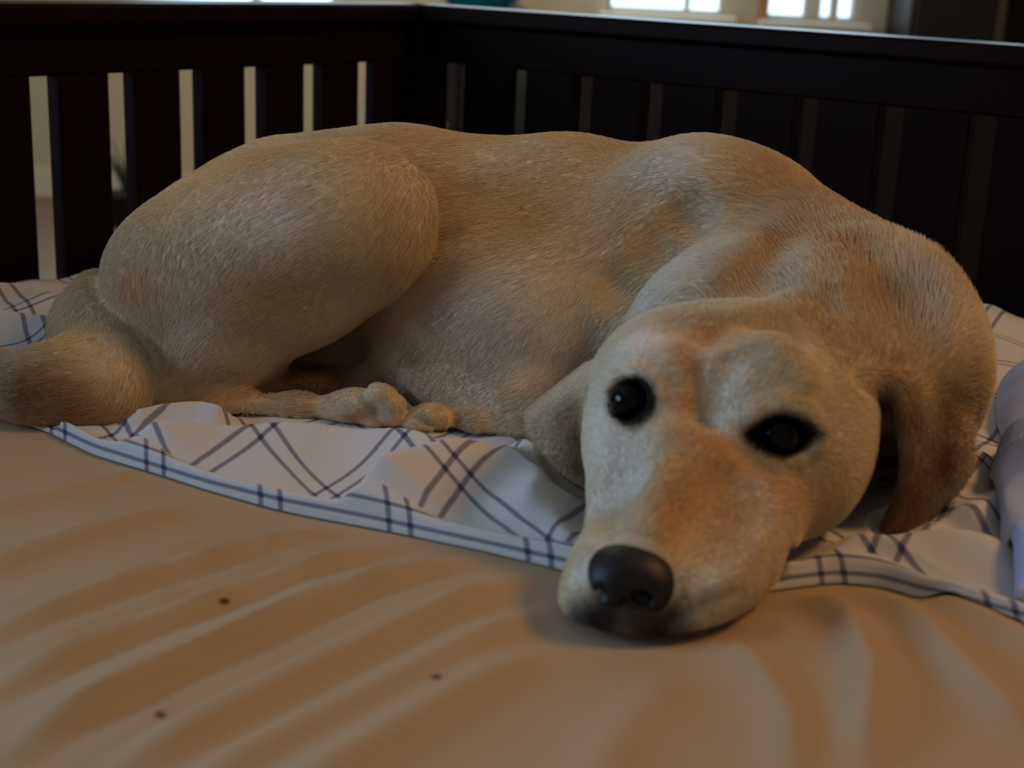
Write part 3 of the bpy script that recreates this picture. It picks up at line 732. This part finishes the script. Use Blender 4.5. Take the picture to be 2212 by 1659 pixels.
# ------------------------------------------------------------------ furniture along the far wall
def furniture(name, x0, x1, y0, y1, z1, label, cat, doors, knobs=True):
    r = empty(name, ((x0 + x1) / 2, (y0 + y1) / 2, FLOOR_Z)); tag(r, label, cat)
    cx, cy = (x0 + x1) / 2, (y0 + y1) / 2
    multi_box('carcass', [((cx, cy + .01, (FLOOR_Z + .06 + z1) / 2), ((x1 - x0) / 2 - .01, (y1 - y0) / 2 - .02, (z1 - FLOOR_Z - .06) / 2 - .01), None, .002)], M_dark, r)
    box_obj('top_board', (cx, cy, z1 - .011), ((x1 - x0) / 2, (y1 - y0) / 2, .011), M_dark, r, bevel=.004)
    for sx in (x0 + .03, x1 - .03):
        for sy in (y0 + .03, y1 - .03):
            box_obj('leg', (sx, sy, FLOOR_Z + .03), (.018, .018, .03), M_dark, r, bevel=.003)
    w = (x1 - x0 - .04) / doors
    for i in range(doors):
        dx = x0 + .02 + w * (i + .5)
        d = box_obj('door', (dx, y0 + .012, (FLOOR_Z + .08 + z1 - .03) / 2), (w / 2 - .004, .009, (z1 - .03 - FLOOR_Z - .08) / 2), M_dark, r, bevel=.003)
        if knobs:
            v, f = uv_sphere(12, 8); k = mesh_obj('knob', v * .011 + np.array([dx + (w / 2 - .04) * (1 if i % 2 == 0 else -1), y0 - .006, (FLOOR_Z + z1) / 2]), f, M_brass)
            k.parent = d; k.matrix_parent_inverse = Matrix.Identity(4)
    return r
yb = YW - .02
furniture('sideboard', X(1150), X(1895), yb - .42, yb, Z(1500, 110, yb - .42), 'long dark walnut sideboard under the two far windows behind the right rail', 'sideboard', 4, False)
furniture('tall_cabinet', X(1906), X(2094), yb - .36, yb, 1.3, 'narrow tall dark cabinet on the far wall right of the windows', 'cabinet', 1)
furniture('wardrobe', X(2166), X(2166) + 1.1, yb - .36, yb, 1.42, 'wide dark wardrobe at the far right end of the far wall', 'wardrobe', 2)
r_ = furniture('blanket_chest', X(1850, 3.3), X(2420, 3.3), 3.1, 3.55, Z(2100, 130, 3.1), 'low dark wooden chest on the floor just behind the right rail', 'chest', 1, False)
ct = furniture('console_table', X(905), X(1108), yb - .34, yb, Z(1000, 34, yb - .34), 'small dark console under the teal bowl between the far windows', 'table', 2)
tz = Z(1000, 34, yb - .34)
v, f = lathe([(.001, 0), (.07, 0), (.075, .006), (.13, .05), (.17, .11), (.178, .112), (.172, .118), (.16, .11), (.12, .055), (.06, .014), (.001, .012)])
bowl = mesh_obj('glazed_bowl', v, f, M_teal); bowl.location = (X(1040), yb - .19, tz + .0005)
tag(bowl, 'teal glazed bowl standing on the small console by the far wall', 'bowl')
# plant in a dark pot near the far wall, seen through the second gap of the left rail
M_leaf = noise_color('dusty_leaf', (.03, .04, .015), (.07, .08, .03), 20, rough=.6)
px_, py_ = X(262, 4.7), 4.7
pl = empty('potted_plant', (px_, py_, FLOOR_Z)); tag(pl, 'spiky dark potted plant on the floor, seen through the left rail slats', 'plant')
v, f = lathe([(.001, 0), (.05, 0), (.068, .10), (.072, .10), (.072, .115), (.06, .115), (.055, .09), (.001, .09)], 20)
mesh_obj('pot', v + np.array([px_, py_, FLOOR_Z]), f, M_dark, pl)
for i in range(22):
    an = rnd.random() * 6.28; ln = .16 + .14 * rnd.random(); lean = .05 + .13 * rnd.random(); w = .008
    V_, F_ = [], []
    for j in range(7):
        t = j / 6; r_ = .01 + lean * t * t; wz = w * (1 - t) ** .6 + .0008; z = FLOOR_Z + .09 + ln * t * (1 - .25 * t)
        cx, cy = px_ + r_ * math.cos(an), py_ + r_ * math.sin(an)
        for sg in (-1, 0, 1): V_.append((cx - sg * wz * math.sin(an), cy + sg * wz * math.cos(an), z + (0 if sg else -.002)))
    for j in range(6):
        for q in (0, 1): F_.append((j * 3 + q, j * 3 + q + 1, j * 3 + q + 4, j * 3 + q + 3))
    mesh_obj('leaf', V_, F_, M_leaf, pl)

# ------------------------------------------------------------------ plaid blanket
def plaid(name, white, line, faint, PU=.085, rough=.85):
    mt, nt, p = mat_base(name, white, rough, .12)
    uv = N(nt, 'ShaderNodeUVMap', uv_map='UVMap'); sp = N(nt, 'ShaderNodeSeparateXYZ'); nt.links.new(uv.outputs[0], sp.inputs[0])
    def M(op, a, b=None):
        n = N(nt, 'ShaderNodeMath', operation=op)
        for i, q in enumerate((a, b)):
            if q is None: continue
            if isinstance(q, (int, float)): n.inputs[i].default_value = q
            else: nt.links.new(q, n.inputs[i])
        return n.outputs[0]
    def stripe(c, pos, w):
        t = M('FRACT', M('ADD', M('DIVIDE', c, PU), 50.0)); d = M('ABSOLUTE', M('SUBTRACT', t, pos))
        q = N(nt, 'ShaderNodeMapRange', interpolation_type='SMOOTHSTEP'); nt.links.new(d, q.inputs[0])
        q.inputs[1].default_value = w * .55; q.inputs[2].default_value = w * 1.25; q.inputs[3].default_value = 1; q.inputs[4].default_value = 0
        return q.outputs[0]
    tot = None
    for ax in (0, 1):
        for pos in (.40, .56):
            s_ = M('MULTIPLY', stripe(sp.outputs[ax], pos, .023), .72); tot = s_ if tot is None else M('ADD', tot, s_)
    cl = M('MINIMUM', tot, 1.0)
    mx = N(nt, 'ShaderNodeMix', data_type='RGBA'); mx.inputs[6].default_value = (*white, 1); mx.inputs[7].default_value = (*line, 1)
    nt.links.new(cl, mx.inputs[0]); nt.links.new(mx.outputs[2], p.inputs['Base Color'])
    n2 = N(nt, 'ShaderNodeTexNoise'); n2.inputs['Scale'].default_value = 700
    tc = N(nt, 'ShaderNodeTexCoord'); nt.links.new(tc.outputs['Object'], n2.inputs['Vector'])
    bp = N(nt, 'ShaderNodeBump'); bp.inputs['Strength'].default_value = .3; bp.inputs['Distance'].default_value = .0004
    nt.links.new(n2.outputs['Fac'], bp.inputs['Height']); nt.links.new(bp.outputs[0], p.inputs['Normal'])
    return mt
M_plaid = plaid('white_navy_plaid', (.66, .64, .63), (.06, .065, .13), None)
EDGE_PX = [(-500, 800), (-260, 850), (-120, 880), (0, 905), (110, 942), (200, 985), (300, 1018), (440, 1062), (600, 1102), (800, 1142), (1000, 1187), (1240, 1242), (1450, 1275),
           (1600, 1285), (1690, 1277), (1800, 1262), (1900, 1270), (2000, 1300), (2100, 1328), (2212, 1356), (2400, 1410), (2700, 1480)]
EG = np.array([ground(*p)[:2] for p in EDGE_PX])
x0, x1 = -.62, .72
nc, nrw = 520, 300
xs = np.linspace(x0, x1, nc)
ye = np.interp(xs, EG[:, 0], EG[:, 1])
ker = np.exp(-np.linspace(-2, 2, 13) ** 2); ker /= ker.sum(); ye = np.convolve(np.pad(ye, 6, 'edge'), ker, 'valid')
# far edge: 4 cm off the rails
n_in_l, n_in_r = nl[:2], nr[:2]
def yback(x):
    c = C0[:2]
    y1 = c[1] + (.03 - (x - c[0]) * n_in_l[0]) / n_in_l[1]; y2 = c[1] + (.03 - (x - c[0]) * n_in_r[0]) / n_in_r[1]
    return np.minimum(y1, y2)
yk = np.maximum(yback(xs), ye + .02)
tt = np.linspace(0, 1, nrw) ** 1.7
GX = np.repeat(xs[:, None], nrw, 1); GY = ye[:, None] + (yk - ye)[:, None] * tt[None]
P2 = np.stack([GX.ravel(), GY.ravel()], 1)
dE = (GY - ye[:, None]).ravel()
def cridge(P, pts, h, wf, wn, taper=.2, zf=.9):
    ln = np.array([ground(p[0], p[1], h * zf)[:2] for p in pts])
    d, fr = polydist(P, ln); w = np.where(d > 0, wf, wn)
    tp = np.clip(np.minimum(fr, 1 - fr) / taper, 0, 1); tp = tp * tp * (3 - 2 * tp)
    return h * tp * np.exp(-np.abs(d / w) ** 1.6)
BR = [  # crest, height, width behind, width in front
    ([(160, 965), (300, 940), (560, 924), (720, 930), (860, 945), (980, 975), (1080, 985)], .020, .010, .030),
    ([(420, 1100), (540, 1088), (640, 1064), (720, 1036), (850, 1000), (980, 968), (1090, 942), (1150, 935)], .034, .0065, .040, .35),
    ([(1090, 940), (1150, 985), (1172, 1030), (1150, 1085), (1120, 1120)], .014, .012, .022),
    ([(240, 905), (350, 886), (430, 884), (520, 900)], .016, .015, .012),
    ([(820, 860), (880, 838), (940, 850), (985, 880)], .020, .014, .014),
    ([(1560, 1260), (1700, 1215), (1850, 1170), (2000, 1168), (2120, 1180), (2300, 1200)], .020, .014, .030),
    ([(1900, 1150), (2010, 1070), (2090, 1010), (2150, 960)], .018, .02, .02),
    ([(2080, 1130), (2150, 1090), (2260, 1060)], .018, .02, .02),
    ([(-150, 700), (0, 682), (100, 690), (190, 725)], .016, .02, .02),
    ([(-160, 640), (0, 618), (130, 648), (260, 660)], .010, .03, .03),
    ([(2090, 700), (2150, 668), (2300, 650)], .010, .03, .03),
    ([(1240, 1230), (1200, 1130), (1240, 1060)], .010, .02, .02),
]
zb = np.full(len(P2), .0035)
rf = np.clip((dE - .004) / .024, 0, 1) ** .8
for b in BR: zb = zb + cridge(P2, *b) * rf
zb += .0016 * np.sin(75 * P2[:, 0] + 28 * P2[:, 1] + 2.5 * np.sin(17 * P2[:, 1])) * np.clip(dE / .03, 0, 1) + .0012 * np.sin(48 * P2[:, 0] - 60 * P2[:, 1] + 2 * np.sin(23 * P2[:, 0])) * np.clip(dE / .03, 0, 1)
zb += .0012 * np.sin(37 * P2[:, 0] + 21 * P2[:, 1]) * np.sin(29 * P2[:, 1] - 11 * P2[:, 0]) + .0006
zb += .0075 * np.exp(-((dE - .007) / .0075) ** 2)                 # rolled hem
zb += sheet_z(P2) * .5
zb = np.maximum(zb, sheet_z(P2) + .0022)
zb = np.minimum(zb, dog_under(P2) - .0012)
ef = np.clip(dE / .004, 0, 1); zb = zb * np.sqrt(ef) + (1 - np.sqrt(ef)) * (sheet_z(P2) + .0012)
zb = np.minimum(zb, dog_under(P2) - .0008)
Vb = np.column_stack([P2, zb])
idx = np.arange(nc * nrw).reshape(nc, nrw)
Fb = np.stack([idx[:-1, :-1], idx[1:, :-1], idx[1:, 1:], idx[:-1, 1:]], -1).reshape(-1, 4)
blanket = mesh_obj('plaid_blanket', Vb, Fb, M_plaid)
tag(blanket, 'rumpled white blanket with navy double-line plaid, spread under the dog', 'blanket')
# pattern: two line directions of the cloth, with gathers; the hem and the front fold show other stretches of it
nA = np.array([.096, .057]) / .1116; nB = np.array([.045, -.026]) / .052
cen = Vb[Fb].mean(1); cd = dE[Fb].mean(1)
ln2 = np.array([ground(p[0], p[1], .023)[:2] for p in BR[1][0]]); d2, fr2 = polydist(cen[:, :2], ln2)
front2 = (d2 < 0) & (cen[:, 0] > ln2[0, 0]) & (cen[:, 0] < .11)
hem = cd < .0165
wob = lambda P: np.column_stack([.010 * np.sin(16 * P[:, 1] + 9 * P[:, 0]), .009 * np.sin(13 * P[:, 0] - 8 * P[:, 1] + 1)])
LV = Vb[Fb.ravel()]; q = wob(LV)
oA = ground(585, 935, .02)[:2].dot(nA); oB = ground(795, 975, .02)[:2].dot(nB)
zc = LV[:, 2]
U = LV[:, :2] @ nA - oA + .48 * .085 + q[:, 0] - wob(np.array([ground(585, 935, .02)]))[0, 0]; Vv_ = LV[:, :2] @ nB - oB + .48 * .085 + q[:, 1] - wob(np.array([ground(795, 975, .02)]))[0, 1]
f2 = np.repeat(front2, 4); hm = np.repeat(hem, 4)
pc = ground(1010, 1035, .015)[:2]
U2 = (LV[:, :2] - pc) @ nA + .48 * .085 + .5 * zc; V2_ = (LV[:, :2] - pc) @ np.array([.93, -.36]) + .48 * .085
U = np.where(f2, U2, U); Vv_ = np.where(f2, V2_, Vv_)
dl_ = dE[Fb.ravel()]
U = np.where(hm, LV[:, 0] * 1.0 + .02 + .3 * dl_, U); Vv_ = np.where(hm, .0255 + dl_ * 1.0 + zc * .9, Vv_)
uvl = blanket.data.uv_layers.new(name='UVMap'); uvl.data.foreach_set('uv', np.column_stack([U, Vv_]).astype(np.float32).ravel())

# ------------------------------------------------------------------ bunched pale blue cloth at the right edge of the bed
M_blue = noise_color('pale_blue_white_cotton', (.42, .51, .78), (.48, .57, .84), 12, rough=.85, spec=.1, bump=.3, bscale=700, bdist=.0004)
nx, ny = 150, 190
gx = np.linspace(0, 1, nx); gy = np.linspace(0, 1, ny)
GX, GY = np.meshgrid(gx, gy, indexing='ij')
xl = np.interp(gy, [0, .12, .25, .4, .5, .62, .75, .9, 1], [ground(2190, 1330)[0], ground(2175, 1260)[0], ground(2150, 1180)[0], ground(2128, 1090)[0], ground(2150, 1030)[0], ground(2175, 985)[0], ground(2150, 930)[0], ground(2150, 870)[0], ground(2200, 820)[0]])
yy = np.interp(gy, [0, .12, .25, .4, .5, .62, .75, .9, 1], [ground(2190, 1330)[1], ground(2175, 1260)[1], ground(2150, 1180)[1], ground(2128, 1090)[1], ground(2150, 1030)[1], ground(2175, 985)[1], ground(2150, 930)[1], ground(2150, 870)[1], ground(2200, 820)[1]])
ker = np.exp(-np.linspace(-2, 2, 11) ** 2); ker /= ker.sum(); xl = np.convolve(np.pad(xl, 5, 'edge'), ker, 'valid')
bxx = xl[None, :] + GX * .19; byy = yy[None, :] + 0 * GX + .03 * GX
env = np.clip(GX / .22, 0, 1) ** .6 * np.sqrt(np.clip(1 - ((GX - .25) / .75).clip(0, 1) ** 2, 0, 1)) * np.sqrt(np.clip(1 - (np.abs(GY - .5) / .5) ** 4, 0, 1))
hz = .034 + .014 * np.sin(14 * GY + 3.5 * GX + 1.6 * np.sin(4 * GX + 2 * GY)) + .006 * np.sin(25 * GY - 7 * GX + 2 + np.sin(6 * GX)) - .006 * np.abs(np.sin(7 * GX + 5 * GY)) + .016 * GY
def blanket_z(x, y):
    i = np.clip(((x - x0) / (x1 - x0) * (nc - 1)).astype(int), 0, nc - 1)
    t = np.clip((y - ye[i]) / (yk[i] - ye[i]), 0, 1) ** (1 / 1.7); j = (t * (nrw - 1)).astype(int); Zg = zb.reshape(nc, nrw); r = np.zeros(len(x))
    for a in range(-2, 4):
        for b in range(-2, 4): r = np.maximum(r, Zg[np.clip(i + a, 0, nc - 1), np.clip(j + b, 0, nrw - 1)])
    return r
bf = blanket_z(bxx.ravel(), byy.ravel()).reshape(nx, ny)
bz = bf + .008 + env * hz
Vc = np.column_stack([bxx.ravel(), byy.ravel(), bz.ravel()])
idx = np.arange(nx * ny).reshape(nx, ny)
Fc_ = np.stack([idx[:-1, :-1], idx[1:, :-1], idx[1:, 1:], idx[:-1, 1:]], -1).reshape(-1, 4)
ring = np.concatenate([idx[:, 0], idx[-1, 1:], idx[-2::-1, -1], idx[0, -2:0:-1]])
low = Vc[ring].copy(); low[:, 2] = bf.ravel()[ring] + .0015; n0 = len(Vc); rn = len(ring)
Fs = np.array([[ring[(i + 1) % rn], ring[i], n0 + i, n0 + (i + 1) % rn] for i in range(rn)])
bc = mesh_obj('bunched_cloth', np.vstack([Vc, low]), np.vstack([Fc_, Fs]), M_blue)
tag(bc, 'pale blue-white cloth bunched up on the plaid blanket at the right edge of the bed', 'cloth')


# specks on the sheet
M_crumb = noise_color('brown_crumb', (.10, .05, .02), (.16, .08, .03), 200, rough=.8)
for i, (px, py, s_, lb) in enumerate(((485, 1330, .0032, 'tiny brown speck of dirt on the peach sheet, the one closest to the blanket hem'),
        (943, 1480, .0026, 'tiny brown speck of dirt on the peach sheet below and left of the nose'),
        (346, 1575, .0026, 'tiny brown speck of dirt on the peach sheet near the bottom left corner'))):
    g_ = ground(px, py); v, f = uv_sphere(10, 7)
    v = v * (1 + .25 * np.sin(v[:, :1] * 5 + i) * np.cos(v[:, 1:2] * 4)) * np.array([s_, s_ * .7, s_ * .4])
    cpos = np.array([g_[0], g_[1], sheet_z(np.array([[g_[0], g_[1]]]))[0] + s_ * .22])
    o = mesh_obj('crumb', v, f, M_crumb); o.location = tuple(cpos); tag(o, lb, 'speck', 'specks on the peach sheet')
